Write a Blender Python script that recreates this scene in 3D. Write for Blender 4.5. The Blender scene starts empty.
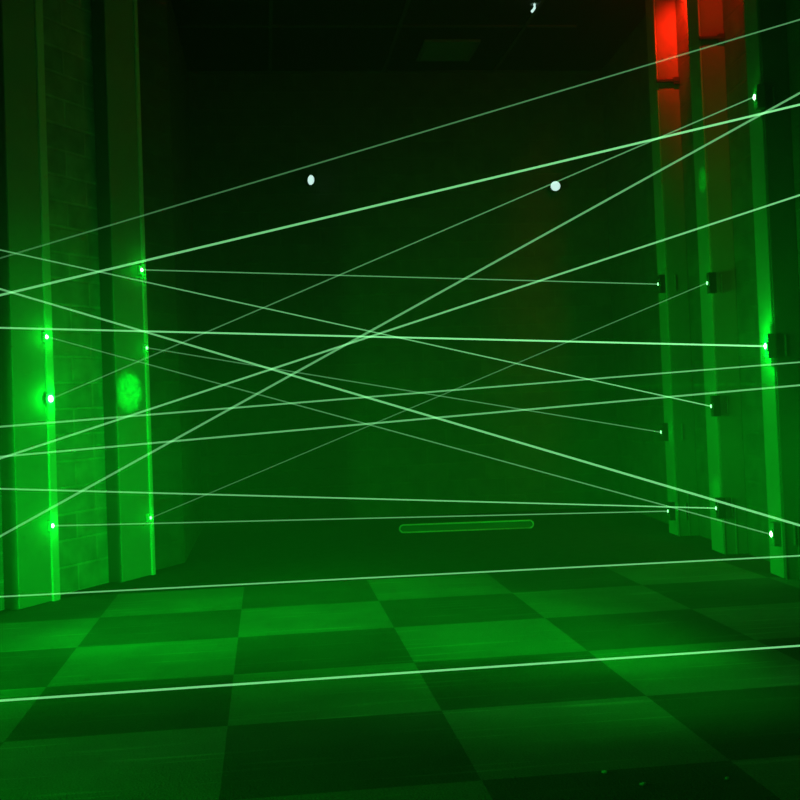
import bpy, bmesh, math, random
from mathutils import Vector, Matrix

random.seed(7)
SC = bpy.context.scene
COL = SC.collection

# ------------------------------------------------------------------ camera
FPX = 1136.0                       # focal length in pixels of an 800 px wide frame
ROLL = 0.039
PPY = 366.0                        # the optical axis meets the frame a little above its middle
CAM = Vector((0.0, 0.0, 0.9))
FW = Vector((0, 1, (398.0 - PPY) / FPX)).normalized()
RT = Vector((math.cos(ROLL), 0, -math.sin(ROLL)))
UP = RT.cross(FW).normalized()
cd = bpy.data.cameras.new('camera')
cd.sensor_width = 36.0
cd.lens = 36.0 * FPX / 800.0
cd.shift_y = -(400.0 - PPY) / 800.0
cd.clip_start = 0.05
cam = bpy.data.objects.new('camera', cd)
m = Matrix((RT, UP, -FW)).transposed().to_4x4()
m.translation = CAM
cam.matrix_world = m
COL.objects.link(cam)
SC.camera = cam

# ------------------------------------------------------------------ world, exposure
w = bpy.data.worlds.new('world')
SC.world = w
w.use_nodes = True
w.node_tree.nodes['Background'].inputs[0].default_value = (0, 0, 0, 1)
w.node_tree.nodes['Background'].inputs[1].default_value = 0.0
vs = w.node_tree.nodes.new('ShaderNodeVolumeScatter')       # the fog that shows the beams
vs.inputs['Color'].default_value = (1, 1, 1, 1)
vs.inputs['Density'].default_value = 0.035
vs.inputs['Anisotropy'].default_value = 0.2
w.node_tree.links.new(vs.outputs[0], w.node_tree.nodes['World Output'].inputs['Volume'])
SC.view_settings.view_transform = 'Standard'
SC.view_settings.look = 'None'
SC.view_settings.gamma = 1.0
SC.view_settings.exposure = 0.0
SC.view_settings.use_curve_mapping = False

GREEN = (0.0, 1.0, 0.02)


def aim(o, d):
    o.rotation_euler = Vector(d).to_track_quat('-Z', 'Y').to_euler()


def spot(name, loc, d, power, angle, blend=1.0, color=GREEN, radius=0.05):
    l = bpy.data.lights.new(name, 'SPOT')
    l.energy = power
    l.color = color
    l.spot_size = math.radians(angle)
    l.spot_blend = blend
    l.shadow_soft_size = radius
    o = bpy.data.objects.new(name, l)
    o.location = loc
    aim(o, d)
    COL.objects.link(o)
    return o


def point(name, loc, power, color=GREEN, radius=0.02):
    l = bpy.data.lights.new(name, 'POINT')
    l.energy = power
    l.color = color
    l.shadow_soft_size = radius
    o = bpy.data.objects.new(name, l)
    o.location = loc
    COL.objects.link(o)
    return o


# green fill lights without fixtures, added along both side walls,
# thrown across the room at the opposite wall
FILL_LIGHTS = [
    # name, location, direction, watts, cone, blend
    ('fill_from_right_near', (1.74, 3.3, 0.75), (-1.0, 0.66, -0.29), 200, 60, 1.0),
    ('fill_from_right_nearest', (1.80, 2.6, 0.8), (-0.95, 0.75, -0.28), 120, 62, 1.0),
    ('fill_from_right_middle', (1.60, 4.5, 0.7), (-1.0, 0.32, -0.13), 40, 56, 1.0),
    ('fill_from_left_nearest', (-2.75, 2.6, 0.9), (0.78, 1.0, -0.24), 400, 66, 1.0),
    ('fill_from_left_floor', (-2.95, 2.1, 1.0), (1.0, 0.46, -0.36), 160, 84, 1.0),
    ('fill_from_left_near', (-2.22, 3.9, 0.75), (1.0, 0.55, -0.20), 190, 70, 1.0),
    ('fill_from_left_middle', (-1.60, 5.0, 0.75), (1.0, 0.45, -0.14), 55, 80, 1.0),
]
for n_, l_, d_, p_, a_, b_ in FILL_LIGHTS:
    spot(n_, l_, d_, p_, a_, b_, radius=0.12)

# ------------------------------------------------------------------ helpers
X_, Y_, Z_ = Vector((1, 0, 0)), Vector((0, 1, 0)), Vector((0, 0, 1))


def ray(px, py):
    return FW + (px - 400) / FPX * RT + (PPY - py) / FPX * UP


def hit(px, py, p0, n):
    """where the line of sight through a pixel meets the plane through p0 with normal n"""
    r = ray(px, py)
    return CAM + r * ((p0 - CAM).dot(n) / r.dot(n))


def tag(o, label=None, cat=None, group=None, kind=None):
    if label: o['label'] = label
    if cat: o['category'] = cat
    if group: o['group'] = group
    if kind: o['kind'] = kind
    return o


def empty(name, loc, rz=0.0):
    o = bpy.data.objects.new(name, None)
    o.location = loc
    o.rotation_euler = (0, 0, rz)
    o.empty_display_size = 0.1
    COL.objects.link(o)
    return o


def build(name, bm, mat, parent=None, smooth=False):
    bmesh.ops.recalc_face_normals(bm, faces=bm.faces)
    me = bpy.data.meshes.new(name)
    bm.to_mesh(me)
    bm.free()
    me.materials.append(mat)
    if smooth:
        for p in me.polygons:
            p.use_smooth = True
    o = bpy.data.objects.new(name, me)
    COL.objects.link(o)
    if parent:
        o.parent = parent
    return o


def box(bm, x0, x1, y0, y1, z0, z1, bevel=0.0, seg=2):
    t = bmesh.new()
    bmesh.ops.create_cube(t, size=1.0)
    for v in t.verts:
        v.co = Vector(((x0 + x1) / 2 + v.co.x * (x1 - x0),
                       (y0 + y1) / 2 + v.co.y * (y1 - y0),
                       (z0 + z1) / 2 + v.co.z * (z1 - z0)))
    if bevel > 0:
        bmesh.ops.bevel(t, geom=list(t.edges), offset=bevel, segments=seg, affect='EDGES', profile=0.6)
    me = bpy.data.meshes.new('t')
    t.to_mesh(me)
    t.free()
    bm.from_mesh(me)
    bpy.data.meshes.remove(me)


def lathe(bm, prof, origin=(0, 0, 0), axis=Z_, seg=24):
    """revolve (radius, height) pairs about an axis"""
    axis = Vector(axis).normalized()
    q = Z_.rotation_difference(axis)
    rings = []
    for r, h in prof:
        ring = []
        for k in range(seg):
            a = 2 * math.pi * k / seg
            ring.append(bm.verts.new(Vector(origin) + q @ Vector((r * math.cos(a), r * math.sin(a), h))))
        rings.append(ring)
    for a, b in zip(rings, rings[1:]):
        for k in range(seg):
            bm.faces.new((a[k], a[(k + 1) % seg], b[(k + 1) % seg], b[k]))
    bm.faces.new(rings[0][::-1])
    bm.faces.new(rings[-1])


def tube(bm, pts, r, seg=8):
    pts = [Vector(p) for p in pts]
    rings = []
    for i, p in enumerate(pts):
        a = pts[max(i - 1, 0)]
        b = pts[min(i + 1, len(pts) - 1)]
        q = Z_.rotation_difference((b - a).normalized())
        rings.append([bm.verts.new(p + q @ Vector((r * math.cos(2 * math.pi * k / seg),
                                                   r * math.sin(2 * math.pi * k / seg), 0))) for k in range(seg)])
    for a, b in zip(rings, rings[1:]):
        for k in range(seg):
            bm.faces.new((a[k], a[(k + 1) % seg], b[(k + 1) % seg], b[k]))
    bm.faces.new(rings[0][::-1])
    bm.faces.new(rings[-1])


# ------------------------------------------------------------------ materials
def new_mat(name):
    mt = bpy.data.materials.new(name)
    mt.use_nodes = True
    nt = mt.node_tree
    return mt, nt, nt.nodes, nt.links, nt.nodes['Principled BSDF']


def plain(name, color, rough=0.6, metal=0.0, var=0.15, scale=6.0, bump=0.1, spec=0.5):
    mt, nt, N, L, b = new_mat(name)
    tc = N.new('ShaderNodeTexCoord')
    nz = N.new('ShaderNodeTexNoise')
    nz.inputs['Scale'].default_value = scale
    nz.inputs['Detail'].default_value = 6
    L.new(tc.outputs['Object'], nz.inputs['Vector'])
    cr = N.new('ShaderNodeValToRGB')
    cr.color_ramp.elements[0].position = 0.3
    cr.color_ramp.elements[1].position = 0.7
    cr.color_ramp.elements[0].color = tuple(c * (1 - var) for c in color) + (1,)
    cr.color_ramp.elements[1].color = tuple(min(1, c * (1 + var)) for c in color) + (1,)
    L.new(nz.outputs['Fac'], cr.inputs['Fac'])
    L.new(cr.outputs['Color'], b.inputs['Base Color'])
    b.inputs['Roughness'].default_value = rough
    b.inputs['Metallic'].default_value = metal
    b.inputs['Specular IOR Level'].default_value = spec
    if bump:
        bp = N.new('ShaderNodeBump')
        bp.inputs['Strength'].default_value = bump
        bp.inputs['Distance'].default_value = 0.01
        n2 = N.new('ShaderNodeTexNoise')
        n2.inputs['Scale'].default_value = scale * 12
        n2.inputs['Detail'].default_value = 4
        L.new(tc.outputs['Object'], n2.inputs['Vector'])
        L.new(n2.outputs['Fac'], bp.inputs['Height'])
        L.new(bp.outputs['Normal'], b.inputs['Normal'])
    return mt


def brick_mat(name, c1, c2, mortar, bw=0.30, bh=0.13, bump=0.6):
    """painted block wall; the wall meshes carry x along the wall and z up in their own axes"""
    mt, nt, N, L, b = new_mat(name)
    tc = N.new('ShaderNodeTexCoord')
    sp = N.new('ShaderNodeSeparateXYZ')
    cb = N.new('ShaderNodeCombineXYZ')
    L.new(tc.outputs['Object'], sp.inputs[0])
    L.new(sp.outputs['X'], cb.inputs['X'])
    L.new(sp.outputs['Z'], cb.inputs['Y'])
    br = N.new('ShaderNodeTexBrick')
    br.inputs['Scale'].default_value = 1.0
    br.inputs['Brick Width'].default_value = bw
    br.inputs['Row Height'].default_value = bh
    br.inputs['Mortar Size'].default_value = 0.008
    br.inputs['Mortar Smooth'].default_value = 0.4
    br.inputs['Color1'].default_value = c1 + (1,)
    br.inputs['Color2'].default_value = c2 + (1,)
    br.inputs['Mortar'].default_value = mortar + (1,)
    L.new(cb.outputs[0], br.inputs['Vector'])
    nz = N.new('ShaderNodeTexNoise')
    nz.inputs['Scale'].default_value = 9.0
    nz.inputs['Detail'].default_value = 8
    L.new(tc.outputs['Object'], nz.inputs['Vector'])
    mr = N.new('ShaderNodeMapRange')
    mr.inputs['From Min'].default_value = 0.3
    mr.inputs['From Max'].default_value = 0.7
    mr.inputs['To Min'].default_value = 0.7
    mr.inputs['To Max'].default_value = 1.25
    L.new(nz.outputs['Fac'], mr.inputs['Value'])
    mx = N.new('ShaderNodeVectorMath')
    mx.operation = 'SCALE'
    L.new(br.outputs['Color'], mx.inputs[0])
    L.new(mr.outputs[0], mx.inputs['Scale'])
    L.new(mx.outputs[0], b.inputs['Base Color'])
    b.inputs['Roughness'].default_value = 0.75
    inv = N.new('ShaderNodeMath')
    inv.operation = 'SUBTRACT'
    inv.inputs[0].default_value = 1.0
    L.new(br.outputs['Fac'], inv.inputs[1])
    ad = N.new('ShaderNodeMath')
    ad.operation = 'MULTIPLY_ADD'
    ad.inputs[1].default_value = 0.5
    L.new(nz.outputs['Fac'], ad.inputs[0])
    L.new(inv.outputs[0], ad.inputs[2])
    bp = N.new('ShaderNodeBump')
    bp.inputs['Strength'].default_value = bump
    bp.inputs['Distance'].default_value = 0.01
    L.new(ad.outputs[0], bp.inputs['Height'])
    L.new(bp.outputs['Normal'], b.inputs['Normal'])
    return mt


TILE = 0.607
R0, D0, D_END = -0.137, 2.645 - 4 * 0.607, 5.68


def carpet_mat():
    """chequered carpet tiles; object X runs across the room, object Y down its length"""
    mt, nt, N, L, b = new_mat('carpet_tiles')
    tc = N.new('ShaderNodeTexCoord')
    mp = N.new('ShaderNodeMapping')
    mp.inputs['Location'].default_value = (-R0 / TILE, -D0 / TILE, 0.5)
    mp.inputs['Scale'].default_value = (1 / TILE, 1 / TILE, 0)
    L.new(tc.outputs['Object'], mp.inputs['Vector'])
    ck = N.new('ShaderNodeTexChecker')
    ck.inputs['Scale'].default_value = 1.0
    ck.inputs['Color1'].default_value = (0.20, 0.21, 0.20, 1)
    ck.inputs['Color2'].default_value = (0.095, 0.10, 0.095, 1)
    L.new(mp.outputs[0], ck.inputs['Vector'])
    # pile
    n1 = N.new('ShaderNodeTexNoise')
    n1.inputs['Scale'].default_value = 160
    n1.inputs['Detail'].default_value = 3
    L.new(tc.outputs['Object'], n1.inputs['Vector'])
    n2 = N.new('ShaderNodeTexNoise')
    n2.inputs['Scale'].default_value = 3.5
    n2.inputs['Detail'].default_value = 8
    L.new(tc.outputs['Object'], n2.inputs['Vector'])
    r1 = N.new('ShaderNodeMapRange')
    r1.inputs['To Min'].default_value = 0.55
    r1.inputs['To Max'].default_value = 1.45
    L.new(n1.outputs['Fac'], r1.inputs['Value'])
    r2 = N.new('ShaderNodeMapRange')
    r2.inputs['From Min'].default_value = 0.3
    r2.inputs['From Max'].default_value = 0.7
    r2.inputs['To Min'].default_value = 0.85
    r2.inputs['To Max'].default_value = 1.15
    L.new(n2.outputs['Fac'], r2.inputs['Value'])
    # worn scuffs: long thin streaks that run slantwise over the pile
    mp2 = N.new('ShaderNodeMapping')
    mp2.inputs['Rotation'].default_value = (0, 0, 0.5)
    mp2.inputs['Scale'].default_value = (2.0, 34, 1)
    L.new(tc.outputs['Object'], mp2.inputs['Vector'])
    n3 = N.new('ShaderNodeTexNoise')
    n3.inputs['Scale'].default_value = 1.0
    n3.inputs['Detail'].default_value = 5
    L.new(mp2.outputs[0], n3.inputs['Vector'])
    r3 = N.new('ShaderNodeMapRange')
    r3.inputs['From Min'].default_value = 0.58
    r3.inputs['From Max'].default_value = 0.74
    r3.inputs['To Min'].default_value = 1.0
    r3.inputs['To Max'].default_value = 1.7
    L.new(n3.outputs['Fac'], r3.inputs['Value'])
    v = ck.outputs['Color']
    for r in (r1, r2, r3):
        s = N.new('ShaderNodeVectorMath')
        s.operation = 'SCALE'
        L.new(v, s.inputs[0])
        L.new(r.outputs[0], s.inputs['Scale'])
        v = s.outputs[0]
    L.new(v, b.inputs['Base Color'])
    b.inputs['Roughness'].default_value = 0.95
    b.inputs['Specular IOR Level'].default_value = 0.15
    bp = N.new('ShaderNodeBump')
    bp.inputs['Strength'].default_value = 0.5
    bp.inputs['Distance'].default_value = 0.006
    L.new(n1.outputs['Fac'], bp.inputs['Height'])
    L.new(bp.outputs['Normal'], b.inputs['Normal'])
    return mt


def glow_mat(name, color, strength):
    mt, nt, N, L, b = new_mat(name)
    N.remove(b)
    e = N.new('ShaderNodeEmission')
    e.inputs[0].default_value = color + (1,)
    e.inputs[1].default_value = strength
    L.new(e.outputs[0], N['Material Output'].inputs[0])
    return mt


def beam_mat(name, strength, k, color=(0.28, 1.0, 0.36)):
    """haze lit along a laser beam: glowing and see-through, fading with the
    distance from the laser head (object Z = 0)"""
    mt, nt, N, L, b = new_mat(name)
    N.remove(b)
    tc = N.new('ShaderNodeTexCoord')
    sp = N.new('ShaderNodeSeparateXYZ')
    L.new(tc.outputs['Object'], sp.inputs[0])
    mu = N.new('ShaderNodeMath')
    mu.operation = 'MULTIPLY'
    mu.inputs[1].default_value = -k
    L.new(sp.outputs['Z'], mu.inputs[0])
    ex = N.new('ShaderNodeMath')
    ex.operation = 'EXPONENT'
    L.new(mu.outputs[0], ex.inputs[0])
    m2 = N.new('ShaderNodeMath')
    m2.operation = 'MULTIPLY'
    m2.inputs[1].default_value = strength
    L.new(ex.outputs[0], m2.inputs[0])
    e = N.new('ShaderNodeEmission')
    e.inputs[0].default_value = color + (1,)
    L.new(m2.outputs[0], e.inputs[1])
    t = N.new('ShaderNodeBsdfTransparent')
    ad = N.new('ShaderNodeAddShader')
    L.new(e.outputs[0], ad.inputs[0])
    L.new(t.outputs[0], ad.inputs[1])
    L.new(ad.outputs[0], N['Material Output'].inputs[0])
    return mt


M_CARPET = carpet_mat()
M_BORDER = plain('dark_carpet', (0.06, 0.065, 0.06), 0.95, var=0.2, scale=12, bump=0.4, spec=0.1)
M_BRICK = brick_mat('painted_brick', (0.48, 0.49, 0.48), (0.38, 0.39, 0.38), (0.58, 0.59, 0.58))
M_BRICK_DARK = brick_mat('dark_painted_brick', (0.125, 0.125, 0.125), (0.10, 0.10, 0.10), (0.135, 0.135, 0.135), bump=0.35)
M_CEIL = plain('ceiling_tile', (0.028, 0.026, 0.025), 0.9, var=0.2, scale=20, bump=0.3)
M_TBAR = plain('ceiling_grid_metal', (0.10, 0.10, 0.10), 0.5, var=0.05, bump=0)
M_PANEL = plain('pillar_panel', (0.42, 0.44, 0.42), 0.6, var=0.06, scale=4, bump=0.05)
M_PANEL_SIDE = plain('shaded_pillar_paint', (0.18, 0.19, 0.18), 0.7, var=0.1, scale=4, bump=0.05)  # darker than the panel: shade of the unlit pillar sides put in the colour
M_STRIP = plain('pale_plastic', (0.90, 0.92, 0.90), 0.45, var=0.04, scale=3, bump=0)
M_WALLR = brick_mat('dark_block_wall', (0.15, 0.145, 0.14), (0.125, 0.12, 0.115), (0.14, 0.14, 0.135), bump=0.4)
M_BLACK = plain('black_plastic', (0.03, 0.03, 0.03), 0.4, var=0.1, bump=0)
M_TRIM = plain('bare_metal', (0.55, 0.57, 0.55), 0.3, metal=0.7, var=0.05, bump=0)
M_LENS = glow_mat('laser_aperture', (0.25, 1.0, 0.35), 3.0)
M_LENS_HOT = glow_mat('bright_laser_aperture', (0.5, 1.0, 0.6), 10.0)
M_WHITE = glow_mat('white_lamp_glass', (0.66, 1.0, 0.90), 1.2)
M_RED = glow_mat('red_lamp_glass', (1.0, 0.03, 0.01), 4.0)
M_PAPER = plain('paper', (0.8, 0.82, 0.8), 0.8, var=0.05, bump=0)
M_RAIL = plain('grey_rail_plastic', (0.16, 0.17, 0.16), 0.25, var=0.1, bump=0)
M_RAIL_RIM = plain('brushed_rail_rim', (0.9, 0.92, 0.9), 0.3, metal=0.0, var=0.05, bump=0)

# ------------------------------------------------------------------ the room
YAW = math.atan2(0.118, 0.993)          # the carpet grid against the camera's heading
DV = Vector((-math.sin(YAW), math.cos(YAW), 0))
RV = Vector((math.cos(YAW), math.sin(YAW), 0))


def rd(r, d, z=0.0):
    return RV * r + DV * d + Z_ * z


H_CEIL = 3.4
D_BACK = 8.57
# left wall: pillar fronts stand on this line
LDIR = Vector((0.397, 0.918, 0)).normalized()
LNRM = Vector((LDIR.y, -LDIR.x, 0))
LP0 = Vector((-1.668, 5.457, 0))
LW_DEPTH = 0.085
# right wall: pillar fronts stand on this line
RDIR = Vector((-0.0537, 1, 0)).normalized()
RNRM = Vector((-RDIR.y, RDIR.x, 0))
RP0 = Vector((2.015 - 0.0537 * 5.24, 5.24, 0))
RW_DEPTH = 0.13


def slab(name, p, q, z0, z1, mat, thick=0.15, side=1):
    """a wall from p to q, its own X along the wall; solid on the side away from the room"""
    p, q = Vector((p[0], p[1], 0)), Vector((q[0], q[1], 0))
    ln = (q - p).length
    bm = bmesh.new()
    box(bm, 0, ln, min(0, side * thick), max(0, side * thick), z0, z1)
    o = build(name, bm, mat)
    o.location = p
    o.rotation_euler = (0, 0, math.atan2(q.y - p.y, q.x - p.x))
    return tag(o, kind='structure')


# floor: carpet tiles, then a plain dark border to the back wall
bm = bmesh.new()
box(bm, -5.2, 3.4, -1.6, D_END, -0.06, 0.0)
fl = build('floor', bm, M_CARPET)
fl.rotation_euler = (0, 0, YAW)
tag(fl, kind='structure')
bm = bmesh.new()
box(bm, -5.2, 3.4, D_END, D_BACK + 0.2, -0.06, 0.0)
fl2 = build('floor', bm, M_BORDER)
fl2.rotation_euler = (0, 0, YAW)
tag(fl2, kind='structure')

lw0 = LP0 - LDIR * 8.0 - LNRM * LW_DEPTH
corner = rd(-0.46, 6.66)
s_c = (corner - LP0).dot(LDIR)
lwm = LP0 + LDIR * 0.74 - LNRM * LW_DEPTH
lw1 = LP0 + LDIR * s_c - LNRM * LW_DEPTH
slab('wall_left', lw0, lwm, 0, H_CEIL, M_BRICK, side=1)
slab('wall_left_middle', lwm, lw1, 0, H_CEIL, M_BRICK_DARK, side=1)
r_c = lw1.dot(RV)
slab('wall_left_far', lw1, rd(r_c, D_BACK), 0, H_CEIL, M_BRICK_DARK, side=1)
rw0 = RP0 - RDIR * 7.2 - RNRM * RW_DEPTH
rw1 = RP0 + RDIR * 3.75 - RNRM * RW_DEPTH
slab('wall_right', rw0, rw1, 0, H_CEIL, M_WALLR, side=-1)
slab('wall_back', rd(r_c - 0.1, D_BACK), rd(3.2, D_BACK), 0, H_CEIL, M_BRICK_DARK, side=1)
slab('wall_front', (-5.6, -1.5), (2.8, -1.5), 0, H_CEIL, M_BRICK_DARK, side=-1)

# ceiling: dark tiles in a metal grid
bm = bmesh.new()
box(bm, -5.2, 3.4, -1.8, D_BACK + 0.2, H_CEIL, H_CEIL + 0.08)
ce = build('ceiling', bm, M_CEIL)
ce.rotation_euler = (0, 0, YAW)
tag(ce, kind='structure')
bm = bmesh.new()
for k in range(-5, 3):
    r = 0.98 + 0.86 * k
    box(bm, r - 0.012, r + 0.012, -1.0, D_BACK, H_CEIL - 0.012, H_CEIL - 0.0005)
for k in range(0, 8):
    d = D_BACK - 0.012 - 1.06 * k
    box(bm, -3.6 + 0.4 * k * 0, 2.2, d - 0.012, d + 0.012, H_CEIL - 0.0121, H_CEIL - 0.0004)
tr = build('trim_1', bm, M_TBAR)
tr.rotation_euler = (0, 0, YAW)
tag(tr, kind='structure')

# ------------------------------------------------------------------ ceiling vent
def vent(r0, r1, d0, d1):
    c = rd((r0 + r1) / 2, (d0 + d1) / 2, H_CEIL)
    t = empty('ceiling_vent', c, YAW)
    tag(t, 'square louvred air vent set in the dark ceiling near the back wall', 'vent')
    a, b_ = (r1 - r0) / 2, (d1 - d0) / 2
    bm = bmesh.new()
    w_ = 0.03
    box(bm, -a, a, -b_, -b_ + w_, -0.02, 0, 0.003)
    box(bm, -a, a, b_ - w_, b_, -0.02, 0, 0.003)
    box(bm, -a, -a + w_, -b_ + w_, b_ - w_, -0.02, 0, 0.003)
    box(bm, a - w_, a, -b_ + w_, b_ - w_, -0.02, 0, 0.003)
    build('frame', bm, M_PANEL_SIDE, t)
    n = 6
    for i in range(n):
        y = -b_ + w_ + (2 * b_ - 2 * w_) * (i + 0.5) / n
        bm = bmesh.new()
        box(bm, -a + w_, a - w_, -0.022, 0.022, -0.002, 0.002)
        s = build('slat', bm, M_PANEL_SIDE, t)
        s.location = (0, y, -0.014)
        s.rotation_euler = (math.radians(-24), 0, 0)
    return t


vent(1.19, 1.59, 7.79, 8.25)

# ------------------------------------------------------------------ pillars
# own axes: +X out of the wall into the room, +Y along the wall away from the camera
H_PIL = H_CEIL


def module_at(parent, y, z, depth, wy, hz, lens_r, hot, shell):
    """a laser head on the front of a pillar"""
    bm = bmesh.new()
    box(bm, 0.0, depth, -wy / 2, wy / 2, -hz / 2, hz / 2, 0.004)
    lathe(bm, [(lens_r * 1.9, 0), (lens_r * 1.9, 0.004), (lens_r * 1.35, 0.005)], (depth - 0.001, 0, 0), X_, 16)
    mo = build('laser_module', bm, shell, parent)
    mo.location = (0, y, z)
    bm = bmesh.new()
    lathe(bm, [(lens_r, 0), (lens_r, 0.004), (lens_r * 0.6, 0.007)], (depth + 0.001, 0, 0), X_, 16)
    le = build('lens', bm, M_LENS_HOT if hot else M_LENS, mo)
    return mo


def left_pillar(s, face, strip, label):
    """s: where along the wall the far edge of the strip stands"""
    p = LP0 + LDIR * s
    t = empty('light_pillar', p, math.atan2(LNRM.y, LNRM.x))
    tag(t, label, 'pillar', 'pillars on the left wall', 'thing')
    bm = bmesh.new()
    box(bm, -LW_DEPTH, -0.004, -(face + strip), 0, 0, H_PIL, 0.004)
    build('column', bm, M_PANEL_SIDE, t)
    bm = bmesh.new()
    box(bm, -0.004, 0.003, -(face + strip) + 0.002, -strip - 0.001, 0.004, H_PIL - 0.004, 0.0015)
    build('panel', bm, M_PANEL, t)
    bm = bmesh.new()
    box(bm, -0.004, 0.012, -strip, -0.002, 0.0, H_PIL - 0.004, 0.004)
    build('light_strip', bm, M_STRIP, t)
    return t


def right_pillar(s, width, label):
    """s: where along the wall the near edge stands"""
    p = RP0 + RDIR * s
    t = empty('laser_post', p, math.atan2(RNRM.y, RNRM.x))
    tag(t, label, 'post', 'laser posts on the right wall', 'thing')
    # turned so that own -Y runs away from the camera here
    bm = bmesh.new()
    box(bm, -RW_DEPTH, -0.004, -width, 0, 0, H_PIL, 0.004)
    build('column', bm, M_PANEL_SIDE, t)
    bm = bmesh.new()
    box(bm, -0.004, 0.006, -width + 0.002, -0.004, 0.004, H_PIL - 0.004, 0.003)
    build('light_strip', bm, M_STRIP_R, t)
    for x in (-0.004, -0.068):  # short bright slivers added where the post edges glint
        bm = bmesh.new()
        box(bm, x - 0.003, x + 0.003, 0, 0.006, 0.0, 0.26, 0.001)
        build('edge_glint', bm, M_TRIM, t)
    bm = bmesh.new()
    box(bm, -RW_DEPTH + 0.002, 0.012, 0.0, 0.024, -0.010, 0.010, 0.004)
    box(bm, -RW_DEPTH + 0.002, -RW_DEPTH + 0.04, 0.0, 0.02, -0.022, 0.022, 0.004)
    c = build('bracket', bm, M_BLACK, t)
    c.location = (0, 0, 2.77)
    return t


M_STRIP_R = plain('grey_plastic', (0.36, 0.37, 0.36), 0.5, var=0.08, scale=3, bump=0.03)

LEFT = [  # s, face, strip, label
    (0.0, 0.22, 0.052, 'left wall pillar with the broad bright green light strip, nearest the frame edge'),
    (0.765, 0.25, 0.03, 'left wall pillar with thin bright edge line and mottled green glare patch'),
    (-0.80, 0.22, 0.052, 'first left wall pillar outside the picture edge, before the broad strip pillar'),
    (-1.60, 0.22, 0.052, 'second left wall pillar outside the picture edge'),
    (-2.40, 0.22, 0.052, 'third left wall pillar outside the picture edge'),
    (-3.20, 0.22, 0.052, 'fourth left wall pillar outside the picture edge, nearest the viewer'),
]
LPIL = [left_pillar(*a) for a in LEFT]
RIGHT = [
    (0.0, 0.17, 'right wall post nearest the picture edge, plain wide green face'),
    (0.83, 0.19, 'middle one of three right wall posts, between the red-lit one and the edge one'),
    (1.65, 0.18, 'farthest right wall post, glowing red at its top'),
    (-0.83, 0.17, 'first right wall post outside the picture edge'),
    (-1.66, 0.17, 'second right wall post outside the picture edge'),
    (-2.49, 0.17, 'third right wall post outside the picture edge, nearest the viewer'),
]
RPIL = [right_pillar(*a) for a in RIGHT]

# ------------------------------------------------------------------ laser heads and beams
L_OUT, R_OUT = 0.016, 0.040
LPLANE = LP0 + LNRM * (L_OUT + 0.008)
RPLANE = RP0 + RNRM * (R_OUT + 0.008)


def to_local(t, p):
    q = p - t.location
    a = t.rotation_euler.z
    return Vector((q.x * math.cos(a) + q.y * math.sin(a), -q.x * math.sin(a) + q.y * math.cos(a), q.z))


def from_local(t, q):
    a = t.rotation_euler.z
    return t.location + Vector((q.x * math.cos(a) - q.y * math.sin(a), q.x * math.sin(a) + q.y * math.cos(a), q.z))


def left_end(spec, plane_n):
    """spec: ('at', pillar, px, py) seen in the picture, or ('off', pillar) beyond it"""
    t = LPIL[spec[1]]
    if spec[0] == 'at':
        return hit(spec[2], spec[3], LPLANE, LNRM)
    p = from_local(t, Vector((L_OUT + 0.008, -0.05, 0)))
    p.z = CAM.z - (plane_n.x * (p.x - CAM.x) + plane_n.y * (p.y - CAM.y)) / plane_n.z
    return p


def right_end(spec, plane_n):
    t = RPIL[spec[1]]
    if spec[0] == 'at':
        return hit(spec[2], spec[3], RPLANE, RNRM)
    p = from_local(t, Vector((R_OUT + 0.008, -0.05, 0)))
    p.z = CAM.z - (plane_n.x * (p.x - CAM.x) + plane_n.y * (p.y - CAM.y)) / plane_n.z
    return p


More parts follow.
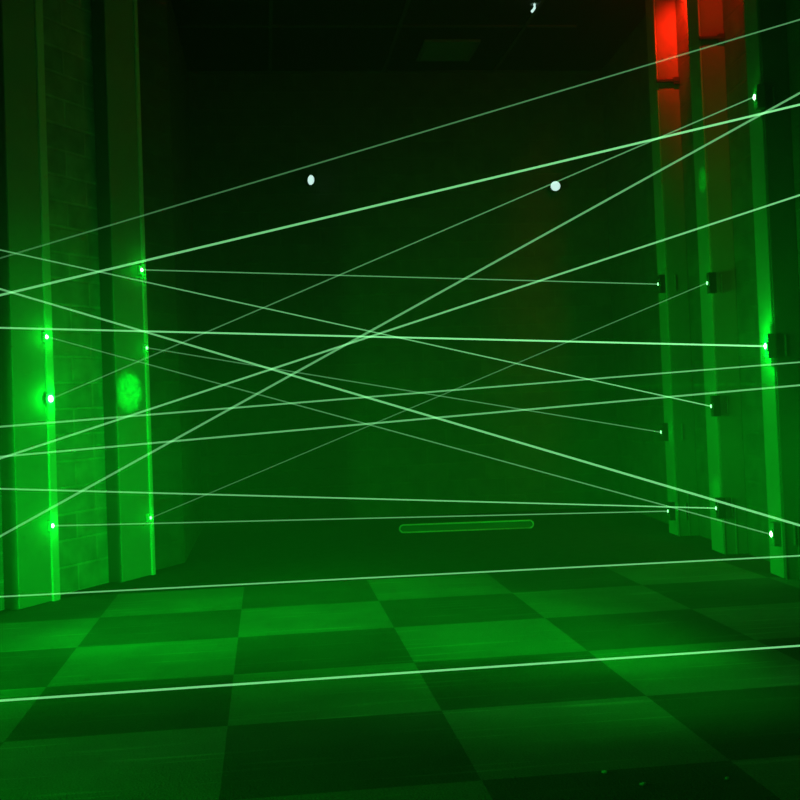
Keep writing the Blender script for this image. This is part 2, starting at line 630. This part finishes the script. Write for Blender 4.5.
A, O = 'at', 'off'
BEAMS = [
    # left end, right end, two picture points of its line, radius, strength, fade, label
    ((O, 3), (O, 3), (0, 258.5, 800, 19.5), .0040, .17, .17, 'topmost faint green laser beam rising to the upper right'),
    ((O, 4), (O, 4), (0, 295.5, 800, 104.5), .0047, .55, .14, 'thick bright green laser beam rising right, passing just above the right white lamp'),
    ((A, 0, 52, 399), (A, 0, 754, 97), (52, 399, 754, 97), .0042, .22, .16, 'thin laser beam from brightest left glow up to the edge post\'s high dot'),
    ((O, 4), (O, 4), (0, 459, 800, 195), .0042, .40, .12, 'laser beam rising through the central crossing, leaving the right edge below the thick beam'),
    ((O, 5), (O, 5), (0, 537, 800, 93), .0036, .27, .08, 'steepest green laser beam, climbing from low left edge to high right edge'),
    ((A, 1, 152, 518), (A, 1, 707, 283), (152, 518, 707, 283), .0040, .13, .10, 'faint green laser beam rising from foot of thin-edged pillar to the middle post'),
    ((O, 2), (A, 0, 765, 346), (0, 328, 765, 346), .0052, .75, .16, 'bright nearly level green laser beam ending in a glowing dot on the edge post'),
    ((A, 1, 143, 270), (A, 2, 658, 284), (143, 270, 658, 284), .0046, .22, .05, 'nearly level green laser beam from upper dot of thin-edged pillar to the farthest post'),
    ((O, 2), (A, 1, 711, 406), (0, 250, 711, 406), .0042, .40, .14, 'green laser beam falling from upper left edge to a dot on the middle post'),
    ((O, 3), (O, 5), (0, 289, 800, 525), .0042, .42, .10, 'green laser beam falling from left edge to the lower right edge of the picture'),
    ((A, 0, 48, 337), (A, 0, 771, 534), (48, 337, 771, 534), .0042, .20, .14, 'green laser beam falling from broad light strip to the lowest dot on the edge post'),
    ((A, 1, 148, 348), (A, 2, 661, 432), (148, 348, 661, 432), .0046, .16, .08, 'faint green laser beam sloping gently down to a dot on the farthest post'),
    ((O, 5), (O, 3), (0, 427, 800, 362), .0038, .30, .08, 'upper one of two gently rising green beams at mid height'),
    ((O, 4), (O, 4), (0, 457, 800, 385), .0038, .30, .08, 'lower one of two gently rising green beams at mid height'),
    ((O, 3), (A, 1, 716, 508), (0, 489, 716, 508), .0044, .45, .12, 'nearly level low green laser beam ending in a dot on the middle post'),
    ((A, 0, 54, 526), (A, 2, 668, 511), (54, 526, 668, 511), .0044, .26, .08, 'low green laser beam from foot of broad light strip to the farthest post'),
    ((O, 2), (O, 3), (0, 597, 800, 555.5), .0040, .34, .04, 'green laser beam just above the far edge of the carpet tiles'),
    ((O, 5), (O, 4), (0, 701, 800, 645.5), .0038, .42, .04, 'lowest green laser beam, low over the chequered floor'),
]

HOT_R = {(765, 346), (771, 534), (754, 97)}
for i, (le_, re_, px, r, st, k, lab) in enumerate(BEAMS):
    nrm = ray(px[0], px[1]).cross(ray(px[2], px[3]))
    a = left_end(le_, nrm)
    b = right_end(re_, nrm)
    print('beam', i, 'left z %.2f right z %.2f' % (a.z, b.z))
    # a laser head at the right end, a small one at the left
    tl, trt = LPIL[le_[1]], RPIL[re_[1]]
    ql, qr = to_local(tl, a), to_local(trt, b)
    module_at(tl, ql.y, ql.z, L_OUT, 0.030, 0.05, 0.016 if le_[0] == A and i == 2 else 0.009,
              le_[0] == A and i in (2, 10, 7, 15), M_STRIP)
    hot = re_[0] == A and (re_[2], re_[3]) in HOT_R
    mr_ = module_at(trt, qr.y, qr.z, R_OUT, 0.045, 0.11, 0.013 if hot else 0.010, hot, M_PANEL_SIDE if hot else M_BLACK)
    bm = bmesh.new()
    box(bm, -0.052, -0.047, -qr.y, -qr.y + 0.012, -0.05, 0.05, 0.001)  # thin bright sliver added to imitate the glint beside the head
    build('glint_sliver', bm, M_TRIM, mr_)
    # the beam itself: object Z runs from the right-hand laser head to the left one
    d = a - b
    bm = bmesh.new()
    lathe(bm, [(r * 0.72, 0.0), (r * 0.72, d.length)], seg=10)
    mt = beam_mat('laser_light', st * 0.95, k * 1.5)
    o = build('laser_beam', bm, mt, smooth=True)
    o['kind'] = 'thing'
    o.location = b
    o.rotation_euler = d.to_track_quat('Z', 'Y').to_euler()
    tag(o, lab, 'laser beam', 'green laser beams across the room')
    # glow that each visible laser spot throws on the strip around it
    if le_[0] == A:
        pw = {2: 0.9, 10: 0.3, 15: 0.3, 7: 0.2}.get(i, 0.10)
        point('spot_glow', a + LNRM * 0.035, pw, radius=0.01)
    if re_[0] == A:
        pw = 4.0 if i == 6 else 0.15
        point('spot_glow', b + RNRM * 0.03, pw, radius=0.01)

# stray laser light spilling on pillars: a mottled patch on the second left pillar, two on the right
def spill(px, py, plane, nrm, src, power, ang):
    p = hit(px, py, plane, nrm)
    o = spot('laser_spill', src, p - Vector(src), power, ang, 0.9, radius=0.004)
    o.data.use_nodes = True                       # laser speckle
    N, L = o.data.node_tree.nodes, o.data.node_tree.links
    tc = N.new('ShaderNodeTexCoord')
    nz = N.new('ShaderNodeTexNoise')
    nz.inputs['Scale'].default_value = 140.0
    nz.inputs['Detail'].default_value = 3
    mr = N.new('ShaderNodeMapRange')
    mr.inputs['From Min'].default_value = 0.38
    mr.inputs['From Max'].default_value = 0.62
    mr.inputs['To Min'].default_value = 0.35
    mr.inputs['To Max'].default_value = 1.5
    L.new(tc.outputs['Normal'], nz.inputs['Vector'])
    L.new(nz.outputs['Fac'], mr.inputs['Value'])
    L.new(mr.outputs[0], N['Emission'].inputs['Strength'])
    return o


spill(130, 392, LP0 + LNRM * .003, LNRM, RPLANE + RNRM * .03 + Z_ * 0.9, 1000, 4.6)
spill(703, 180, RP0 + RNRM * .006, RNRM, LPLANE + LNRM * .03 + Z_ * 0.95, 300, 2.6)
spill(716, 488, RP0 + RNRM * .006, RNRM, LPLANE + LNRM * .03 + Z_ * 0.5, 220, 2.4)

# ------------------------------------------------------------------ red lamp over the far posts
rp = RP0 + RDIR * 1.32 - RNRM * RW_DEPTH
t = empty('red_lamp', rp + Z_ * 3.29, math.atan2(RNRM.y, RNRM.x))
tag(t, 'red bulkhead lamp high on the right wall between the two far posts', 'lamp')
bm = bmesh.new()
lathe(bm, [(0.075, 0), (0.075, 0.02), (0.06, 0.03)], axis=X_, seg=24)
build('base', bm, M_BLACK, t, True)
bm = bmesh.new()
lathe(bm, [(0.055, 0.03), (0.055, 0.07), (0.045, 0.10), (0.02, 0.115)], axis=X_, seg=24)
build('lamp_glass', bm, M_RED, t, True)
spot('red_light', rp + Z_ * 3.24 + RNRM * 0.07, RDIR - RNRM * 0.6 - Z_ * 0.7, 110, 98, 1.0, (1.0, 0.012, 0.002), 0.04)
point('red_light', rp + Z_ * 3.27 + RNRM * 0.20, 1.2, (1.0, 0.012, 0.002), 0.04)
rp2 = RP0 + RDIR * 0.52 - RNRM * RW_DEPTH
t2 = empty('red_lamp', rp2 + Z_ * 3.16, math.atan2(RNRM.y, RNRM.x))
tag(t2, 'second red bulkhead lamp on the right wall, beside the edge post, out of view above', 'lamp')
for ch in list(t.children):
    c = ch.copy()
    COL.objects.link(c)
    c.parent = t2
spot('red_light', rp2 + Z_ * 3.10 + RNRM * 0.07, RDIR - RNRM * 0.5 - Z_ * 1.0, 10, 125, 1.0, (1.0, 0.012, 0.002), 0.04)

# ------------------------------------------------------------------ white lamps on the back wall
BKN = -DV


def wall_lamp(px, py, yaw_turn, label):
    c = hit(px, py, rd(0, D_BACK - 0.10), DV)
    wall = c + DV * (DV.dot(rd(0, D_BACK)) - DV.dot(c))
    t = empty('spot_lamp', wall)
    tag(t, label, 'lamp', 'small white lamps on the back wall')
    ax = (CAM - c).normalized()
    ax = Matrix.Rotation(yaw_turn, 3, 'Z') @ ax
    cl = c - wall
    bm = bmesh.new()
    lathe(bm, [(0.035, 0), (0.035, 0.012), (0.02, 0.018)], (0, 0, 0), BKN, 20)
    build('wall_plate', bm, M_BLACK, t, True)
    bm = bmesh.new()
    tube(bm, [BKN * 0.01, BKN * 0.05, cl - ax * 0.03], 0.008)
    build('arm', bm, M_BLACK, t, True)
    bm = bmesh.new()
    lathe(bm, [(0.02, -0.05), (0.040, -0.03), (0.044, 0.0), (0.040, 0.002)], cl, ax, 24)
    build('lamp_head', bm, M_BLACK, t, True)
    bm = bmesh.new()
    lathe(bm, [(0.037, 0.0), (0.034, 0.008), (0.018, 0.013)], cl + ax * 0.001, ax, 24)
    build('lamp_glass', bm, M_WHITE, t, True)
    return t


wall_lamp(311, 180, 0.95, 'oval-looking white lamp turned aside on the back wall, left of the two')
wall_lamp(556, 186, 0.0, 'round white lamp facing the room on the back wall, right of the two')

# white glint under the ceiling, imitated by a small added glowing fitting
c = hit(535, 8, Vector((0, 0, H_CEIL - 0.03)), Z_)
t = empty('ceiling_glint', (c.x, c.y, H_CEIL))
tag(t, 'tiny white glint under the dark ceiling grid, added as a glowing stub', 'ceiling glint')
bm = bmesh.new()
lathe(bm, [(0.03, -0.006), (0.03, 0.0)], seg=20)
build('rose', bm, M_TRIM, t)
bm = bmesh.new()
tube(bm, [(0, 0, -0.006), (0, 0, -0.03), (-0.02, 0, -0.055)], 0.008)
build('glint_stem', bm, M_WHITE, t, True)

# ------------------------------------------------------------------ long low rail on the floor by the back wall
t = empty('floor_rail', rd(1.30, 7.50), YAW - 0.13)
tag(t, 'long low bar with rounded ends and pale rim lying before the back wall', 'rail')
LN, RH = 0.445, 0.025


def stadium(n, L_, r, y):
    pts = []
    for k in range(n + 1):
        a = -math.pi / 2 + math.pi * k / n
        pts.append(Vector((L_ - r + r * math.cos(a), y, RH + 0.004 + r * math.sin(a))))
    for k in range(n + 1):
        a = math.pi / 2 + math.pi * k / n
        pts.append(Vector((-L_ + r + r * math.cos(a), y, RH + 0.004 + r * math.sin(a))))
    return pts


bm = bmesh.new()
f0 = [bm.verts.new(p) for p in stadium(8, LN, RH, -0.012)]
f1 = [bm.verts.new(p) for p in stadium(8, LN, RH, 0.020)]
bm.faces.new(f0)
bm.faces.new(f1[::-1])
for k in range(len(f0)):
    bm.faces.new((f0[k], f0[(k + 1) % len(f0)], f1[(k + 1) % len(f0)], f1[k]))
build('body', bm, M_RAIL, t)
bm = bmesh.new()
pts = stadium(8, LN, RH, -0.013)
pts.append(pts[0])
tube(bm, pts, 0.0055, 6)
build('rim', bm, M_RAIL_RIM, t, True)

# ------------------------------------------------------------------ scraps on the floor
for (x, y, sz, lab) in [(605, 772, .010, 'tiny pale paper scrap on the dark floor tile, left of the three scraps'),
                        (644, 784, .008, 'tiny pale paper scrap nearest the bottom edge, middle of the three scraps'),
                        (728, 778, .007, 'tiny pale paper scrap at the lower right, right of the three scraps')]:
    p = hit(x, y, Vector((0, 0, 0.002)), Z_)
    bm = bmesh.new()
    ring = []
    n = 7
    top, bot = [], []
    for k in range(n):
        a = 2 * math.pi * k / n
        rr = sz * random.uniform(0.6, 1.1)
        h = random.uniform(0.001, 0.005)
        top.append(bm.verts.new((rr * math.cos(a), rr * 0.7 * math.sin(a), h + 0.0012)))
        bot.append(bm.verts.new((rr * math.cos(a), rr * 0.7 * math.sin(a), 0.0)))
    bm.faces.new(bot[::-1])
    cv = bm.verts.new((0, 0, 0.006))
    for k in range(n):
        bm.faces.new((top[k], top[(k + 1) % n], cv))
        bm.faces.new((bot[k], bot[(k + 1) % n], top[(k + 1) % n], top[k]))
    o = build('paper_scrap', bm, M_PAPER)
    o.location = (p.x, p.y, 0.0005)
    tag(o, lab, 'paper scrap', 'paper scraps on the floor')
